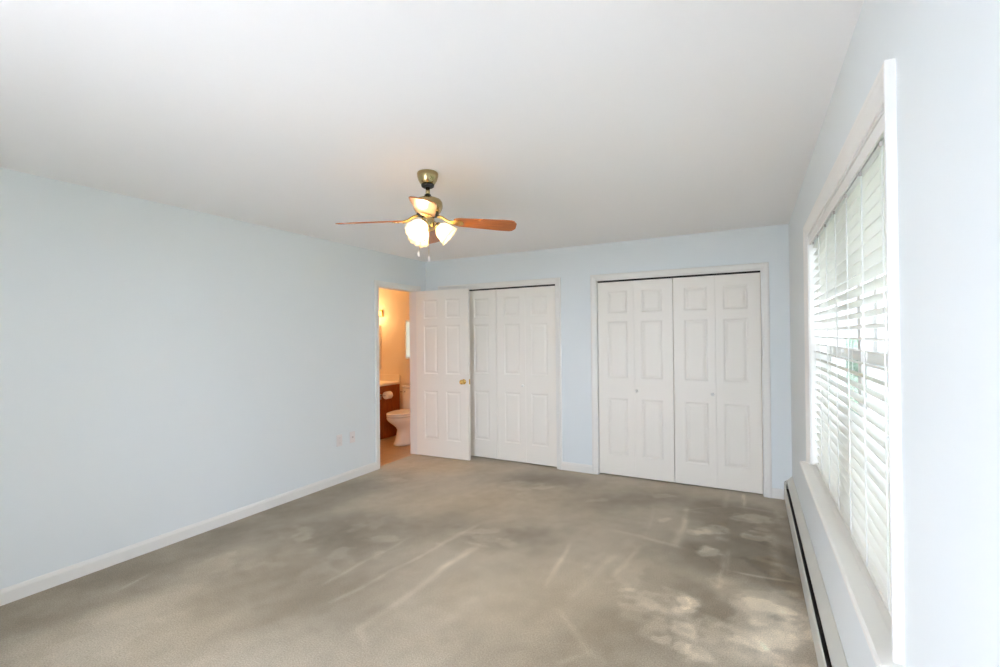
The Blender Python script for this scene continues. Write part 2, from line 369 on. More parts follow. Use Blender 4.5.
# pile marks of the carpet, metres on the floor: (x, y, rx, ry, step, turn, edge) and (x0, y0, x1, y1, width, step)
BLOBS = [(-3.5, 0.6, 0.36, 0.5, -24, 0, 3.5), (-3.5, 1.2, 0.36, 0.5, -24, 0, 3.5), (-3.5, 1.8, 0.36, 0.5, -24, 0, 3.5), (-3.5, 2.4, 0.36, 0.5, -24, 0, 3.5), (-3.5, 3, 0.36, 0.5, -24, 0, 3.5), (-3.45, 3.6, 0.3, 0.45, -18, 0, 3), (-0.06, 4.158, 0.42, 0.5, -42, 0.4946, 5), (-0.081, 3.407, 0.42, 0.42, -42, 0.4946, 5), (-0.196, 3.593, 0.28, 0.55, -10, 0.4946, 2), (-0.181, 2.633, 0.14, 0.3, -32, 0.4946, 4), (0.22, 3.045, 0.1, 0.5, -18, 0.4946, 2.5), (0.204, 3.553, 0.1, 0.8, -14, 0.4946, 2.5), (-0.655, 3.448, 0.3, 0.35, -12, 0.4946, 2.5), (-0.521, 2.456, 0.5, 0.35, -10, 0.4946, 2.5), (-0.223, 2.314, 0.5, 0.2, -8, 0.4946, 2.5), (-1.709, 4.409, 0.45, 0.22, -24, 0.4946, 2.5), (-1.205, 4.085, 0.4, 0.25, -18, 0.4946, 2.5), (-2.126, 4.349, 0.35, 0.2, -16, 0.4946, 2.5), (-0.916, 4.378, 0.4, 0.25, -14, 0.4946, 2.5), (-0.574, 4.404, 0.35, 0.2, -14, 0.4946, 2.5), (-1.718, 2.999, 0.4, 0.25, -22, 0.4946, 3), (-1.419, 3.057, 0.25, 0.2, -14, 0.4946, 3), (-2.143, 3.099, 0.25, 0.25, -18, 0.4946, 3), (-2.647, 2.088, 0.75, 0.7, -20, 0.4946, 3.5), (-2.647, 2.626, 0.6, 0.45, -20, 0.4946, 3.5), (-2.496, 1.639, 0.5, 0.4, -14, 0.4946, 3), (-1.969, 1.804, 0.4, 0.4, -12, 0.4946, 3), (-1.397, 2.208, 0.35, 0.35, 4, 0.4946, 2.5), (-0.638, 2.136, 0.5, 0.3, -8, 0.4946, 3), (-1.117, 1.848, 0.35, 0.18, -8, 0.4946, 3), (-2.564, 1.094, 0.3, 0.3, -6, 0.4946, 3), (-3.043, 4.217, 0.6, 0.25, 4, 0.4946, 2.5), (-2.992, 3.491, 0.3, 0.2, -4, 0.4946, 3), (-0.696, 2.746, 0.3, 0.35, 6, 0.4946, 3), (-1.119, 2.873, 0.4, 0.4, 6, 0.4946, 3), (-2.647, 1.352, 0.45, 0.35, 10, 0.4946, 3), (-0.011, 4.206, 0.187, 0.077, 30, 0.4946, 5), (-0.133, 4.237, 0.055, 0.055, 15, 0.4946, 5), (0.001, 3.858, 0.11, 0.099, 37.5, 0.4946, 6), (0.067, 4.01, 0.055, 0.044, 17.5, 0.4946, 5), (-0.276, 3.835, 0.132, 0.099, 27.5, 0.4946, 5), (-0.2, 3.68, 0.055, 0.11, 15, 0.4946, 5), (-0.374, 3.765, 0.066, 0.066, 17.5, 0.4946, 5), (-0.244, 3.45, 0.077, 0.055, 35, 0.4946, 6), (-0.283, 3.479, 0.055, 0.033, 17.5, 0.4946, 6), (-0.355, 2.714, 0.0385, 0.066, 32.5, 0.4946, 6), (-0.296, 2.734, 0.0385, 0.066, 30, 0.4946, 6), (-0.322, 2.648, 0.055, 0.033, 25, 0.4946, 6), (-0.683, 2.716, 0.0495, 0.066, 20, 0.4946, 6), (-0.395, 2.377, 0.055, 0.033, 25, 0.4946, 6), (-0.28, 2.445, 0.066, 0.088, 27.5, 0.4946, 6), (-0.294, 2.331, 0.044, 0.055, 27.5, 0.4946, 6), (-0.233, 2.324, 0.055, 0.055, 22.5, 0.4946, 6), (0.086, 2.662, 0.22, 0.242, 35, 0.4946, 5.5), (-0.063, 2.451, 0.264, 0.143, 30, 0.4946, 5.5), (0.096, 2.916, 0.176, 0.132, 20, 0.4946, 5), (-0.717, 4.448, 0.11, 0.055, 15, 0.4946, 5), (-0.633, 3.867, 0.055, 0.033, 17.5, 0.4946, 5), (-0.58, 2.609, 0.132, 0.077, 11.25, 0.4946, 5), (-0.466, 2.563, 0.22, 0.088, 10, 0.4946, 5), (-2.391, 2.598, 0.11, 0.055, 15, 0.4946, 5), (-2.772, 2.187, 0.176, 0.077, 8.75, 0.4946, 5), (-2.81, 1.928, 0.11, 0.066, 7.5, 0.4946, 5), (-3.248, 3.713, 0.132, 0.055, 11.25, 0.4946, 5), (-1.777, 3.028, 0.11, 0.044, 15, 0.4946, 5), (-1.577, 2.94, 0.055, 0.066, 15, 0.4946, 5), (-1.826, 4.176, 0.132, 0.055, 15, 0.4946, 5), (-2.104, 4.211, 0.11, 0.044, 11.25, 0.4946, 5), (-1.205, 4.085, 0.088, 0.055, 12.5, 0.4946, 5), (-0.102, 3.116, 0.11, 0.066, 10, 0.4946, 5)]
CLOUDS = [(-2.647, 2.338, 0.9, 0.5, 0.9, 0.4946, 2.5), (-0.022, 2.623, 0.4, 0.4, 1, 0.4946, 2.5), (-0.559, 2.641, 0.5, 0.4, 0.8, 0.4946, 2.5), (-1.621, 4.18, 0.6, 0.25, 0.6, 0.4946, 2.5), (-0.095, 4.141, 0.4, 0.3, 0.4, 0.4946, 2.5), (-1.612, 2.959, 0.4, 0.3, 0.6, 0.4946, 2.5), (-2.823, 1.08, 0.6, 0.4, 0.45, 0.4946, 2.5)]
WARM = [(-3.162, 4.382, 0.7, 0.35, 1, 0.4946, 2), (-2.163, 3.602, 0.8, 0.4, 0.6, 0.4946, 2), (0.278, 3.075, 0.08, 1, 0.4, 0.4946, 2), (-0.952, 2.438, 0.8, 0.5, 0.45, 0.4946, 2), (-2.647, 1.453, 0.5, 0.5, 0.4, 0.4946, 2)]
STREAKS = [(-2.068, 1.838, -1.885, 3.12, 0.016, 18.2), (-1.749, 1.716, -1.726, 2.801, 0.026, 22.1), (-2.263, 1.937, -2.245, 2.39, 0.016, 19.5), (-2.245, 2.39, -2.225, 2.702, 0.014, 10.4), (-1.767, 1.734, -1.616, 1.642, 0.02, 13), (-1.45, 1.761, -1.362, 2.259, 0.035, 9.1), (-3.285, 1.347, -3.327, 1.505, 0.012, 23.4), (-1.96, 2.708, -1.905, 3.109, 0.018, 13), (-1.758, 2.426, -1.695, 2.79, 0.022, 15.6), (-1.105, 2.733, -1.141, 3.126, 0.016, 15.6), (-1.087, 2.544, -1.122, 3.033, 0.016, 15.6), (-0.91, 2.482, -0.816, 3.124, 0.024, 11.7), (-0.953, 2.784, -0.907, 3.109, 0.018, 7.8), (-0.911, 2.332, -0.687, 2.11, 0.016, 18.2), (-0.683, 2.097, -0.78, 1.964, 0.014, 16.9), (-0.743, 2.838, -0.686, 3.256, 0.016, 10.4), (-0.683, 2.097, -0.591, 2.07, 0.016, 9.1), (-1.804, 2.805, -1.601, 2.821, 0.022, 13), (-0.496, 4.227, -0.475, 3.733, 0.022, 33.8), (-0.475, 3.733, -0.477, 3.431, 0.034, 33.8), (-0.732, 3.483, -0.422, 3.408, 0.022, 16.9), (-0.217, 4.76, -0.206, 4.4, 0.024, 20.8), (-0.071, 4.834, -0.067, 4.496, 0.014, 31.2), (-0.131, 4.463, 0.148, 4.452, 0.022, 18.2), (-0.52, 4.163, -0.344, 4.178, 0.02, 15.6), (0.111, 3.953, 0.134, 3.238, 0.036, 31.2), (-0.183, 3.448, -0.186, 3.072, 0.014, 26), (-0.155, 3.512, -0.15, 3.17, 0.012, 23.4), (-0.1, 3.224, 0.2, 3.233, 0.01, 44.2), (0.165, 4.51, 0.192, 4.074, 0.02, 13), (-0.689, 3.306, -0.764, 2.827, 0.014, 10.4), (-0.757, 4.228, -0.697, 3.521, 0.012, 6.5), (0.147, 2.625, 0.208, 2.788, 0.014, 15.6), (0.007, 2.553, 0.112, 2.437, 0.014, 15.6), (-0.182, 3.088, -0.204, 2.916, 0.02, 13), (-0.381, 3.498, -0.103, 3.141, 0.01, -7.8), (-0.498, 4.175, -0.213, 4.396, 0.012, 11.7), (-0.955, 3.489, -0.732, 3.483, 0.02, 10.4)]
carpet()

# ------------------------------------------------------------------ baseboards, casings
baseboard('baseboard_left', (XL, YF, 0), (XL, DY0 - .064, 0), (1, 0))
baseboard('baseboard_back', (C1[1] + .064, YB, 0), (C2[0] - .064, YB, 0), (0, -1))
baseboard('baseboard_back_right', (C2[1] + .064, YB, 0), (.235, YB, 0), (0, -1))
baseboard('baseboard_back_left', (XL, YB, 0), (C1[0] - .064, YB, 0), (0, -1))
struct(casing('trim_1', DY0, DY1, 0, DH, mp_left), 'white casing around the bathroom doorway')
struct(casing('trim_2', C1[0], C1[1], 0, CH, mp_back), 'white casing around the closet beside the open door')
struct(casing('trim_3', C2[0], C2[1], 0, CH, mp_back), 'white casing around the closet nearest the window wall')
# jamb linings
def lining(name, a0, a1, b1, mp, depth, t=.012):
    mb = MB()
    def bx(a, b, c, d):
        p = mp(a, c, -0.0005); q = mp(b, d, -depth)
        mb.box(min(p[0], q[0]), max(p[0], q[0]), min(p[1], q[1]), max(p[1], q[1]), min(p[2], q[2]), max(p[2], q[2]))
    bx(a0, a0 + t, 0, b1); bx(a1 - t, a1, 0, b1); bx(a0 + t, a1 - t, b1 - t, b1)
    return struct(mb.build(name, M['trim']))
lining('trim_4', DY0 - .008, DY1 + .008, DH + .008, mp_left, WT + .002)
lining('trim_5', C1[0] - .010, C1[1] + .010, CH + .010, mp_back, WT)
lining('trim_6', C2[0] - .010, C2[1] + .010, CH + .010, mp_back, WT)
# dark bifold tracks under the closet heads
for i, (a, b) in enumerate((C1, C2)):
    struct(MB().box(a + .004, b - .004, YB + .016, YB + .05, CH - .016, CH - .0025).build('trim_%d' % (7 + i), M['dark']))

# ------------------------------------------------------------------ panelled doors
ROWS = [(.205, .80), (1.005, 1.60), (1.685, 1.915)]
def door_face(mb, w, h, cols, rows, y, sg):
    xs = sorted({0, w} | {v for c in cols for v in c}); zs = sorted({0, h} | {v for r in rows for v in r})
    for i in range(len(xs) - 1):
        for j in range(len(zs) - 1):
            a, b, c, d = xs[i], xs[i + 1], zs[j], zs[j + 1]
            if (a, b) in cols and (c, d) in rows:
                prev = None
                for off, dep in ((0, 0), (.006, .002), (.012, .0055), (.020, .006), (.040, .0015), (.046, .001)):
                    ring = [(a + off, y + sg * dep, c + off), (b - off, y + sg * dep, c + off), (b - off, y + sg * dep, d - off), (a + off, y + sg * dep, d - off)]
                    if prev: mb.add(prev + ring, [(k, (k + 1) % 4, 4 + (k + 1) % 4, 4 + k) for k in range(4)])
                    prev = ring
                mb.add(prev, [(0, 1, 2, 3)])
            else:
                mb.add([(a, y, c), (b, y, c), (b, y, d), (a, y, d)], [(0, 1, 2, 3)])
def leaf(name, w, h, cols, t=.035, both=False, parent=None, rows=ROWS):
    rows = list(rows)
    mb = MB(); door_face(mb, w, h, cols, rows, 0, 1)
    if both: door_face(mb, w, h, cols, rows, t, -1)
    else: mb.add([(0, t, 0), (w, t, 0), (w, t, h), (0, t, h)], [(3, 2, 1, 0)])
    mb.add([(0, 0, 0), (0, t, 0), (0, t, h), (0, 0, h), (w, 0, 0), (w, t, 0), (w, t, h), (w, 0, h)], [(0, 3, 2, 1), (4, 5, 6, 7), (0, 1, 5, 4), (3, 7, 6, 2)])
    o = mb.build(name, M['door'], parent)
    bm = bmesh.new(); bm.from_mesh(o.data); bmesh.ops.remove_doubles(bm, verts=bm.verts, dist=.0001); bmesh.ops.recalc_face_normals(bm, faces=bm.faces); bm.to_mesh(o.data); bm.free()
    return o
# bifold closet doors: two leaves each, a small white knob beside the fold
wl = .3745; hb = 2.012; zb = .016
def bifold(name, x0, label, knob_leaf, fold=.004):
    e = empty(name, (x0, YB + .018, zb), 0, label, None, None, 'structure')
    for k in range(2):
        cols = [(.098, .308)] if k == 0 else [(.066, .276)]
        l = leaf('door_leaf', wl, hb, cols, .03, parent=e); l.location = (k * (wl + .0015), 0, 0)
        if k == knob_leaf:
            kx = wl - .028 if k == 0 else .022
            kb = MB().lathe([(.0, -.001), (.0075, 0), (.007, .012), (.012, .018), (.0155, .024), (.014, .031), (.006, .034), (0, .0345)], 18, Vector((0, -1, 0)))
            kb.build('knob', M['trim'], l, loc=(kx, 0, .885))
    return e
bifold('door_2', C1[0] + .006, 'left pair of bifold panels of the closet behind the open door', 0)
bifold('door_3', C1[0] + .006 + 2 * wl + .0075, 'right pair of bifold panels of the closet behind the open door', 0)
bifold('door_4', C2[0] + .007, 'left pair of bifold panels of the closet nearest the window', 1)
bifold('door_5', C2[0] + .007 + 2 * wl + .0075, 'right pair of bifold panels of the closet nearest the window', 0)
# bathroom door, swung open into the bedroom
hx, hy = XL + .012, DY1 - .030; ex, ey = -2.935, 4.655
ang = math.atan2(ey - hy, ex - hx); dl = math.hypot(ex - hx, ey - hy)
d1 = empty('door_1', (hx, hy, .012), ang, 'white six panel door standing open in front of the closet', None, None, 'structure')
st = .112; pw = (dl - 3 * st) / 2
lf = leaf('door_leaf', dl, 2.028, [(st, st + pw), (dl - st - pw, dl - st)], .035, True, d1)
def kn(sy):
    k = MB().lathe([(.0, -.001), (.031, 0), (.031, .003), (.024, .007), (.012, .010), (.0105, .030), (.018, .038), (.027, .047), (.0285, .056), (.024, .064), (.013, .069), (0, .070)], 28, Vector((0, sy, 0)))
    return k.build('door_knob', M['pbrass'], d1, loc=(dl - .066, 0 if sy < 0 else .035, .925))
kn(-1); kn(1)
MB().box(dl - .0005, dl + .0025, .006, .029, .895, .955).build('latch_plate', M['pbrass'], d1, .0008)
for z in (.18, 1.0, 1.80):
    MB().tube([(-.006, .038, z), (-.006, .038, z + .09)], .0055, 10).build('hinge', M['pbrass'], d1)

# ------------------------------------------------------------------ window
win = empty('window_1', (XR, (WY0 + WY1) / 2, WZ0), 0, 'wide white framed window behind the blind', None, None, 'structure')
ox, oy, oz = win.location
def wbox(name, m, *b, parent=win, bevel=.0015):
    x0, x1, y0, y1, z0, z1 = b
    return MB().box(x0 - ox, x1 - ox, y0 - oy, y1 - oy, z0 - oz, z1 - oz).build(name, m, parent, bevel)
P4 = [(0, 0), (0, .006), (.004, .008), (.014, .009), (.022, .0115), (.034, .0155), (.044, .018), (.052, .021), (.061, .0215), (.064, .020), (.064, 0)]
c = casing('window_casing', WY0, WY1, WZ0, WZ1, lambda a, b, t: (-t, a - oy, b - oz), False, P4, win)
# jamb lining (recess)
mb = MB(); X0, X1 = .0005, RW
for a in ((X0, X1, WY0, WY0 + .010, WZ0, WZ1), (X0, X1, WY1 - .010, WY1, WZ0, WZ1), (X0, X1, WY0, WY1, WZ1 - .010, WZ1)):
    mb.box(a[0], a[1], a[2] - oy, a[3] - oy, a[4] - oz, a[5] - oz)
mb.build('window_jamb', M['trim'], win)
# stool
sx = XR - .055
def stool_ring(y, clip): return [((max(px, XR) if clip else px) - ox, y - oy, pz - oz) for px, pz in prof]
mb2 = MB(); prof = [(XR - .0005, WZ0), (sx + .008, WZ0), (sx + .002, WZ0 - .004), (sx, WZ0 - .011), (sx + .002, WZ0 - .020), (sx + .010, WZ0 - .027), (XR - .0005, WZ0 - .027)]
mb2.loft([stool_ring(WY0 - .088, False), stool_ring(WY1 + .066, False)], smooth=False)
mb2.box(0, RW, WY0 - oy, WY1 - oy, -.027, 0)
mb2.build('window_sill', M['trim'], win)
# two double hung sashes with a mullion between
XS = XR + .095
ym = (WY0 + WY1) / 2
wbox('mullion', M['vinyl'], XS - .012, XR + RW, ym - .032, ym + .032, WZ0, WZ1)
for y0, y1 in ((WY0 + .010, ym - .032), (ym + .032, WY1 - .010)):
    zm = 1.372
    for nm, xa, za, zc in (('lower_sash', XS, WZ0, zm + .02), ('upper_sash', XS + .034, zm - .02, WZ1 - .010)):
        mb = MB(); s_ = .042
        for b in ((y0, y0 + s_, za, zc), (y1 - s_, y1, za, zc), (y0 + s_, y1 - s_, za, za + s_), (y0 + s_, y1 - s_, zc - s_, zc)):
            mb.box(xa - ox, xa + .03 - ox, b[0] - oy, b[1] - oy, b[2] - oz, b[3] - oz)
        fr = mb.build(nm, M['vinyl'], win)
        g = MB().box(xa + .013 - ox, xa + .017 - ox, y0 + s_ - oy, y1 - s_ - oy, za + s_ - oz, zc - s_ - oz).build('window_pane', M['glass'], fr)
    lk = MB().box(XS - .008 - ox, XS - ox + .0, (y0 + y1) / 2 - .03 - oy, (y0 + y1) / 2 + .03 - oy, zm + .000 - oz, zm + .018 - oz).build('sash_lock', M['vinyl'], win, .002)

# blind: valance, slats, bottom rail, ladder cords, wand
BY = (WY0 + .016, WY1 - .016)
bl = empty('window_blind', (XR, ym, WZ1 - .01), 0, 'white horizontal slat blind hanging in the window recess on the right wall', 'blind')
bx, by, bz = bl.location
def bb(name, m, x0, x1, y0, y1, z0, z1, bev=.001):
    return MB().box(x0 - bx, x1 - bx, y0 - by, y1 - by, z0 - bz, z1 - bz).build(name, m, bl, bev)
bb('valance', M['trim'], XR + .001, XR + .009, BY[0], BY[1], 1.984, WZ1 - .012, .002)
bb('headrail', M['vinyl'], XR + .014, XR + .066, BY[0] + .004, BY[1] - .004, 1.985, WZ1 - .013)
PITCHZ, SW, TILT = .0430, .050, math.radians(-9)
NS = 28; xc = XR + .042
mb = MB(); ztop = 1.962
slat_z = []
z = ztop
while z > WZ0 + .035:
    slat_z.append(z); z -= PITCHZ
for k, z in enumerate(slat_z):
    tl = TILT + random.uniform(-.02, .02)
    pts = []
    n = 6
    for i in range(n + 1):
        u = (i / n - .5) * SW; cr = .0028 * (1 - (2 * i / n - 1) ** 2)
        pts.append((u * math.cos(tl) - cr * math.sin(tl), u * math.sin(tl) + cr * math.cos(tl)))
    low = [(p[0], p[1] - .0026) for p in reversed(pts)]
    ring = pts + low
    rr = []
    for y in (BY[0] + .004, BY[1] - .004):
        rr.append([(xc + p[0] - bx, y - by, z + p[1] - bz) for p in ring])
    mb.loft(rr, smooth=False)
mb.build('slat_panel', M['slat'], bl)
bb('bottom_rail', M['slat'], xc - .025, xc + .025, BY[0] + .004, BY[1] - .004, WZ0 + .004, WZ0 + .019, .003)
for y in (1.60, 1.87, 2.14, 2.41, 2.68, 2.95, 3.16):
    mb = MB()
    for xx in (xc - .0265, xc + .0265): mb.tube([(xx - bx, y - by, 1.985 - bz), (xx - bx, y - by, WZ0 + .019 - bz)], .0013, 6)
    mb.tube([(xc - .0265 - bx, y + .012 - by, 1.985 - bz), (xc - .0265 - bx, y + .012 - by, WZ0 + .019 - bz)], .0009, 6)
    mb.build('ladder_cord', M['cord'], bl)
    bb('cord_clip', M['slot'], XR + .008, XR + .016, y - .004, y + .004, 1.972, 1.985, .001)

# outside: lawn, hedge, tree trunks, neighbouring house, added patio
struct(MB().box(-14, XR + 45, YF - 30, 60, -.62, -.6).build('ground_lawn', M['soil']))
struct(MB().box(-6, 2, YF - 5.5, YF - WT, -.6, -.12).build('ground_patio_added', M['concrete']))  # unseen patio, added to bounce sunlight up to the ceiling

def hedge(y0, y1, xx, label, seed):
    rg = np.random.RandomState(seed); n = 26; rings = []
    ys = np.linspace(y0, y1, 60)
    for y in ys:
        ring = []
        for i in range(n):
            a = PI * i / (n - 1); rr = 1 + .12 * rg.rand()
            ring.append((xx + .75 * math.copysign(abs(math.cos(a)) ** .5, math.cos(a)) * rr, y + .08 * rg.randn(), -.6 + 1.75 * abs(math.sin(a)) ** .5 * (1 + .06 * rg.randn())))
        rings.append(ring)
    o = MB().loft(rings, smooth=False).build('hedge', M['leaf'], None)
    return tag(o, label, 'hedge', None, None)
hedge(1.0, 34.0, 5.2, 'green clipped hedge outside, glimpsed between the blind slats', 3)

# ------------------------------------------------------------------ baseboard heater
HY0, HY1 = YF + .3, 4.79
ht = empty('baseboard_heater', (XR, (HY0 + HY1) / 2, 0), 0, 'long low painted metal baseboard heater under the window along the right wall', 'heater')
hx0, hy0, _ = ht.location
def strip(name, prof, y0, y1, m, parent=ht):
    """prof: polyline (x, z) given thickness by offset"""
    t = .0014; P = [Vector(p) for p in prof]; off = []
    for i, p in enumerate(P):
        a = P[max(i - 1, 0)]; b = P[min(i + 1, len(P) - 1)]; d = (b - a).normalized(); off.append(p + Vector((-d.y, d.x)) * t)
    ring = P + off[::-1]
    return MB().loft([[(p.x - hx0, y - hy0, p.y) for p in ring] for y in (y0, y1)], smooth=False).build(name, m, parent)
strip('back_plate', [(XR - .0025, .02), (XR - .0025, .205)], HY0, HY1, M['heater'])
strip('front_panel', [(.255, .028), (.246, .026), (.240, .032), (.240, .152), (.2425, .158), (.246, .160)], HY0, HY1 - .03, M['heater'])
strip('top_cover', [(.266, .152), (.264, .172), (.271, .184), (XR - .006, .222), (XR - .0008, .226)], 2.93, HY1 - .03, M['heater'])
strip('top_cover', [(.266, .154), (.2635, .175), (.271, .187), (XR - .006, .228), (XR - .004, .234), (XR - .0008, .234)], HY0, 2.928, M['heater'])
mb = MB(); pr = [(XR - .001, .02), (.238, .02), (.238, .160), (.246, .175), (.262, .186), (XR - .001, .226)]
mb.loft([[(p[0] - hx0, y - hy0, p[1]) for p in pr] for y in (HY1 - .035, HY1)], smooth=False).build('end_cap', M['heater'], ht, .001)
mb = MB(); mb.box(.250 - hx0, .300 - hx0, HY0 - hy0, HY1 - .04 - hy0, .06, .12)
mb.build('fin_element', M['fin'], ht)

# ------------------------------------------------------------------ outlets
def outlet(y, label, kind):
    e = empty('wall_outlet' if kind else 'phone_jack', (XL, y, .43), 0, label, 'outlet' if kind else 'wall jack')
    MB().box(0, .006, -.036, .036, -.058, .058).build('cover_plate', M['plate'], e, .003)
    if kind:
        for z in (-.026, .026):
            f = MB().lathe([(.0165, 0), (.0165, .002), (.015, .0026), (0, .0026)], 20, Vector((1, 0, 0)), center=(.0058, 0, z)).build('receptacle', M['plate'], e)
            MB().box(.0082, .0088, -.008, -.005, z - .006, z + .006).box(.0082, .0088, .005, .008, z - .006, z + .006).build('slot', M['slot'], f)
    else:
        MB().box(.0055, .0085, -.010, .010, -.009, .009).build('socket', M['slot'], e, .001)
outlet(3.385, 'pinkish white duplex outlet low on the left wall, further from the doorway', True)
outlet(3.560, 'plain white jack plate low on the left wall, nearer the doorway', False)

# ------------------------------------------------------------------ ceiling fan
FX, FY = -1.672, 2.218
fan = empty('ceiling_fan', (FX, FY, H), 0, 'four blade oak and antique brass ceiling fan with lit tulip shades', 'ceiling fan')
def fl(name, prof, m, c0=True, c1=True, n=40, parent=fan):
    return MB().lathe([(r, z - H) for r, z in prof], n, cap0=c0, cap1=c1).build(name, m, parent)
fl('canopy', [(.058, 2.4395), (.062, 2.434), (.062, 2.425), (.060, 2.412), (.054, 2.392), (.043, 2.374), (.036, 2.368)], M['brass'])
fl('canopy_ring', [(.034, 2.370), (.038, 2.366), (.036, 2.355), (.028, 2.350)], M['black'])
fl('downrod', [(.0125, 2.352), (.0125, 2.300)], M['brass'])
fl('coupling', [(.019, 2.308), (.020, 2.300), (.020, 2.290), (.017, 2.286)], M['black'])
fl('motor_housing', [(.03, 2.290), (.055, 2.286), (.076, 2.276), (.085, 2.262), (.087, 2.240), (.084, 2.224), (.078, 2.212), (.074, 2.205), (.060, 2.200), (.05, 2.198)], M['brass'])
fl('flywheel', [(.050, 2.199), (.066, 2.197), (.066, 2.184), (.050, 2.182)], M['black'])
fl('switch_housing', [(.030, 2.184), (.037, 2.178), (.038, 2.160), (.036, 2.128), (.030, 2.116), (.018, 2.112)], M['brass'])
# blades
BZ = 2.158 - H
def blade_mesh():
    mb = MB(); top = []; n = 22
    r0, r1 = .150, .525
    out = []
    for i in range(n + 1):
        t = i / n; r = r0 + (r1 - r0) * t
        wv = .048 + .020 * min(1, t / .75) ** 1.0
        if t < .10: wv *= math.sqrt(1 - ((.10 - t) / .10) ** 2 * .55)
        if t > .90: wv *= math.sqrt(max(0, 1 - ((t - .90) / .10) ** 2 * .80))
        out.append((r, wv))
    ring_t = [(r, wv, .003) for r, wv in out] + [(r, -wv, .003) for r, wv in reversed(out)]
    ring_b = [(x, y, -.003) for x, y, z in ring_t]
    mb.loft([ring_b, ring_t], smooth=False)
    return mb
def iron_mesh():
    mb = MB()
    mb.tube([(.055, 0, .030), (.085, 0, .022), (.115, 0, .004), (.150, 0, -.006)], [.010, .008, .008, .009], 10)
    pl = [(.135, .012), (.160, .030), (.195, .032), (.205, .020), (.212, 0), (.205, -.020), (.195, -.032), (.160, -.030), (.135, -.012)]
    mb.loft([[(x, y, -.0075) for x, y in pl], [(x, y, -.0035) for x, y in pl]], smooth=False)
    for x, y in ((.175, .018), (.175, -.018), (.195, 0)): mb.lathe([(.005, 0), (.004, -.002), (0, -.003)], 8, center=(x, y, -.0075))
    return mb
view_az = math.atan2(-FY, -FX)          # from the fan towards the camera
bl0 = None
for k in range(4):
    az = math.atan2(FY, FX) - math.radians(3) + k * PI / 2
    b = blade_mesh().build('fan_blade', M['blade'], fan, .001) if bl0 is None else bl0.copy()
    if bl0 is None: bl0 = b; irn0 = iron_mesh().build('blade_iron', M['pbrass'], fan, .0008); irn = irn0
    else: COL.objects.link(b); irn = irn0.copy(); COL.objects.link(irn)
    for o in (b, irn):
        o.location = (0, 0, BZ)
        o.rotation_euler = (Matrix.Rotation(az, 3, 'Z') @ Matrix.Rotation(math.radians(3.2), 3, 'Y') @ Matrix.Rotation(math.radians(-12.5), 3, 'X')).to_euler()
# light kit: three arms, tulip shades, bulbs
for k, az in enumerate((-2, 118, 238)):
    # azimuth measured from the camera's right hand direction as seen from the fan
    a = math.radians(az) + math.atan2(FY, FX) - PI / 2
    d = Vector((math.cos(a), math.sin(a), 0)); c0 = Vector((0, 0, 2.140 - H))
    MB().tube([c0 + d * .030, c0 + d * .040 + Vector((0, 0, .005)), c0 + d * .047 + Vector((0, 0, -.001)), c0 + d * .052 + Vector((0, 0, -.010))], .007, 10).build('lamp_arm', M['brass'], fan)
    ax = (d * .80 + Vector((0, 0, -.70))).normalized(); sc = c0 + d * .048 + Vector((0, 0, -.008))
    MB().lathe([(.012, -.004), (.022, 0), (.024, .012), (.022, .022)], 24, ax, True, False, sc).build('shade_holder', M['brass'], fan)
    # bell shade with a scalloped rim
    q = ax.to_track_quat('Z', 'Y'); rings = []; n = 48
    prof = [(.021, .014), (.030, .022), (.043, .036), (.051, .055), (.054, .075), (.058, .092), (.067, .108)]
    def ring(r, z, sw):
        return [sc + q @ Vector((r * (1 + sw * math.cos(12 * 2 * PI * i / n)) * math.cos(2 * PI * i / n), r * (1 + sw * math.cos(12 * 2 * PI * i / n)) * math.sin(2 * PI * i / n), z + sw * .07 * math.cos(12 * 2 * PI * i / n))) for i in range(n)]
    for j, (r, z) in enumerate(prof): rings.append(ring(r, z, .035 * (j / 6) ** 2))
    for j, (r, z) in reversed(list(enumerate(prof))): rings.append(ring(r - .003, z, .035 * (j / 6) ** 2))
    MB().loft(rings, False, False).build('lamp_shade', M['shade'], fan)
    bc = sc + ax * .050
    MB().lathe([(.0, -.040), (.010, -.036), (.013, -.02), (.018, -.004), (.021, .010), (.017, .024), (.008, .030), (0, .031)], 20, ax, False, False, bc).build('light_bulb', M['bulb'], fan)
    l = bpy.data.lights.new('fan_bulb_light', 'POINT'); l.energy = 2.2; l.color = (1, .76, .52); l.shadow_soft_size = .025
    lo = bpy.data.objects.new('fan_bulb_light', l); COL.objects.link(lo); lo.location = Vector((FX, FY, H)) + sc + ax * .066
rt = Vector((math.sin(math.atan2(FY, FX)), -math.cos(math.atan2(FY, FX)), 0)); 
for nm, lat, z1 in (('pull_chain', -.056, 1.958), ('pull_chain', .004, 1.932)):
    p = rt * lat * 1.0 - Vector((FX, FY, 0)).normalized() * .01
    top = rt * (lat * .55) + Vector((0, 0, 2.118 - H)); low = p + Vector((0, 0, z1 - H))
    low.x, low.y = top.x + (low.x - top.x) * 1.0, top.y + (low.y - top.y) * 1.0
    ch = MB().tube([top, low], .0011, 6).build('pull_chain', M['pbrass'], fan)
    MB().lathe([(0, .012), (.004, .010), (.007, -.004), (.0075, -.012), (.004, -.020), (0, -.021)], 12, center=low).build('pull_knob', M['plate'], ch)

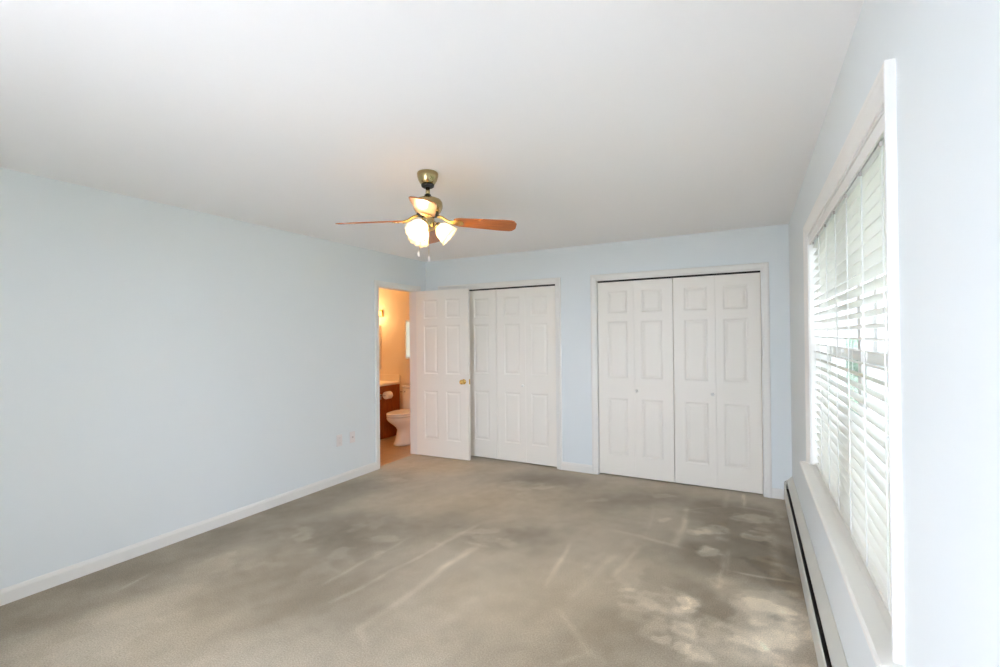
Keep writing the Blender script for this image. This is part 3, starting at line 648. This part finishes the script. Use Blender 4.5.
# ------------------------------------------------------------------ bathroom
VX = -4.72
van = empty('vanity_cabinet', (-5.2, 5.25, 0), 0, 'dark wood vanity cabinet beside the toilet in the bathroom', 'cabinet')
vx, vy, _ = van.location
mb = MB(); mb.box(-5.70 - vx, VX - vx, 5.06 - vy, BY1 - .002 - vy, .0, .765)
mb.build('body', M['vanity'], van, .002)
for i in range(2):
    d = leaf('cabinet_door', .44, .56, [(.05, .39)], .018, parent=van, rows=[(.05, .51)]); d.data.materials[0] = M['vanity']; d.location = (-5.66 + i * .46 - vx, 5.04 - vy, .12)
    MB().lathe([(.006, 0), (.006, .012), (.014, .02), (.012, .026), (0, .028)], 16, Vector((0, -1, 0)), center=(.40 if i == 0 else .04, 0, .46)).build('knob', M['pbrass'], d)
mb = MB(); mb.box(-5.74, VX + .015, 5.03, BY1 - .002, .7655, .800)
ct = mb.build('bathroom_countertop', M['counter'], None, .005); tag(ct, 'cream bathroom countertop with backsplash on the dark wood vanity', 'countertop')
MB().box(-5.74, VX + .015, BY1 - .022, BY1 - .002, .8003, .90).build('backsplash', M['counter'], ct, .003)
MB().box(-5.70, -5.085, BY1 - .010, BY1 - .002, .98, 1.66).build('mirror', M['mirror'], None)
mr = bpy.data.objects['mirror']; tag(mr, 'frameless mirror over the bathroom countertop, just its edge in view', 'mirror')
vl = empty('vanity_light', (-5.36, BY1, 1.85), 0, 'warm glowing globe vanity light over the bathroom mirror', 'wall light')
MB().box(-.32, .32, -.03, -.002, -.045, .045).build('light_bar', M['pbrass'], vl, .004)
for x in (-.22, 0, .22):
    MB().lathe([(0, -.05)] + [(.05 * math.sin(PI * i / 12), -.05 * math.cos(PI * i / 12)) for i in range(1, 12)] + [(0, .05)], 24, center=(x, -.085, 0)).build('globe_bulb', M['globe'], vl)
    l = bpy.data.lights.new('vanity_globe_light', 'POINT'); l.energy = 1.35; l.color = (1, .60, .28); l.shadow_soft_size = .05
    lo = bpy.data.objects.new('vanity_globe_light', l); COL.objects.link(lo); lo.location = (-5.36 + x, BY1 - .16, 1.83)

# toilet
TX, TY = -4.25, 4.74            # centre line, bowl tip
to = empty('toilet', (TX, 5.095, 0), 0, 'white porcelain toilet with closed lid beside the wood vanity', 'toilet')
def ell(cy, rx, ryf, ryb, z, n=36, p=1.0):
    R = []
    for i in range(n):
        a = 2 * PI * i / n; x = rx * math.cos(a); y = math.sin(a); y *= ryb if y > 0 else ryf
        R.append((x, cy - 5.1 + y, z))
    return R
mb = MB(); mb.loft([ell(5.13, .135, .245, .17, 0), ell(5.13, .136, .25, .17, .025), ell(5.13, .124, .225, .16, .06), ell(5.13, .112, .195, .16, .14), ell(5.13, .108, .180, .16, .20),
    ell(5.12, .116, .19, .16, .235), ell(5.10, .145, .235, .16, .285), ell(5.08, .172, .280, .165, .33), ell(5.07, .183, .300, .17, .365), ell(5.07, .184, .302, .17, .385), ell(5.07, .180, .296, .17, .395)])
mb.build('bowl', M['porcelain'], to)
MB().loft([ell(5.07, .184, .300, .15, .402), ell(5.07, .190, .306, .152, .408), ell(5.07, .190, .306, .152, .418), ell(5.07, .184, .300, .15, .423)]).build('seat', M['porcelain'], to)
MB().loft([ell(5.07, .184, .300, .15, .426), ell(5.07, .190, .305, .152, .431), ell(5.07, .188, .303, .152, .441), ell(5.07, .165, .275, .13, .448)]).build('seat_lid', M['porcelain'], to)
tb = MB().box(-.225, .225, .19, .405, .395, .735).build('tank', M['porcelain'], to, .02)
MB().box(-.235, .235, .18, .412, .737, .77).build('tank_lid', M['porcelain'], to, .01)
MB().box(-.13, .13, .10, .26, .30, .398).build('tank_base', M['porcelain'], to, .02)
lv = MB().lathe([(.012, 0), (.012, .01), (0, .011)], 14, Vector((0, -1, 0)), center=(-.17, .19, .69))
lv.tube([(-.17, .175, .69), (-.20, .170, .688), (-.245, .170, .680)], .005, 8); lv.build('flush_lever', M['chrome'], to)
sp = MB().tube([(-.29, .40, .16), (-.29, .36, .16), (-.285, .34, .20), (-.26, .31, .33), (-.20, .30, .40)], .006, 8); sp.build('supply_line', M['chrome'], to)

# paper roll and holder on the vanity side
rc = Vector((VX + .075, 5.17, .635))
hd = MB().box(-.0751, -.068, -.085, -.060, -.060, .02).box(-.0751, -.068, .060, .085, -.060, .02)
hd.tube([(-.070, -.072, 0), (.0, -.072, 0)], .006, 8).tube([(-.070, .072, 0), (.0, .072, 0)], .006, 8).tube([(0, -.074, 0), (0, .074, 0)], .007, 8)
h = hd.build('toilet_paper_holder', M['chrome'], None); h.location = rc; tag(h, 'metal toilet paper holder fixed to the side of the vanity', 'paper holder')
rl = MB().lathe([(.0075, -.052), (.052, -.052), (.054, -.048), (.054, .048), (.052, .052), (.0075, .052), (.0075, -.052)], 32, Vector((0, 1, 0)))
r = rl.build('toilet_paper_roll', M['paper'], None); r.location = rc; tag(r, 'white toilet paper roll hanging on the side of the vanity', 'toilet paper')

# bathroom window with closed white blind
bw = empty('window_2', ((BW[0] + BW[1]) / 2, BY1, BW[2]), 0, 'small bright bathroom window with white blind', None, None, 'structure')
cxw = (BW[0] + BW[1]) / 2
MB().box(BW[0] - cxw - .001, BW[1] - cxw + .001, -.012, .06, -.014, .0).build('window_sill', M['bathwall'], bw, .002)
MB().box(BW[0] - cxw, BW[1] - cxw, .070, .075, 0, BW[3] - BW[2]).build('window_pane', M['glass'], bw)
bk = empty('small_blind', (cxw, BY1 + .004, BW[3]), 0, 'small white blind in the bathroom window above the toilet', 'blind')
mb = MB(); z = -.03
while z > -(BW[3] - BW[2]) + .02:
    mb.add([(BW[0] + .004 - cxw, .002, z), (BW[1] - .004 - cxw, .002, z), (BW[1] - .004 - cxw, .007, z + .0225), (BW[0] + .004 - cxw, .007, z + .0225)], [(0, 1, 2, 3)]); z -= .021
mb.build('slat_panel', M['thin_slat'], bk)
MB().box(BW[0] + .004 - cxw, BW[1] - .004 - cxw, .001, .022, -.028, -.002).build('headrail', M['vinyl'], bk, .002)
portal('bath_portal', (cxw, BY1 + .14, 1.45), (-PI / 2, 0, 0), .64, .6)

# unseen patio door behind the camera, added to let daylight in
pd = empty('door_added', ((PX0 + PX1) / 2, YF, 0), 0, 'wide glazed patio door added behind the viewer to light the room', None, None, 'structure')
pcx = (PX0 + PX1) / 2
mb = MB()
for a in (PX0, PX1 - .06): mb.box(a - pcx, a + .06 - pcx, -.09, -.03, 0, PH)
mb.box(PX0 - pcx, PX1 - pcx, -.09, -.03, 0, .08).box(PX0 - pcx, PX1 - pcx, -.09, -.03, PH - .08, PH)
mb.build('door_frame', M['vinyl'], pd)
MB().box(PX0 - pcx, PX1 - pcx, -.062, -.058, 0, PH).build('door_glass', M['glass'], pd)
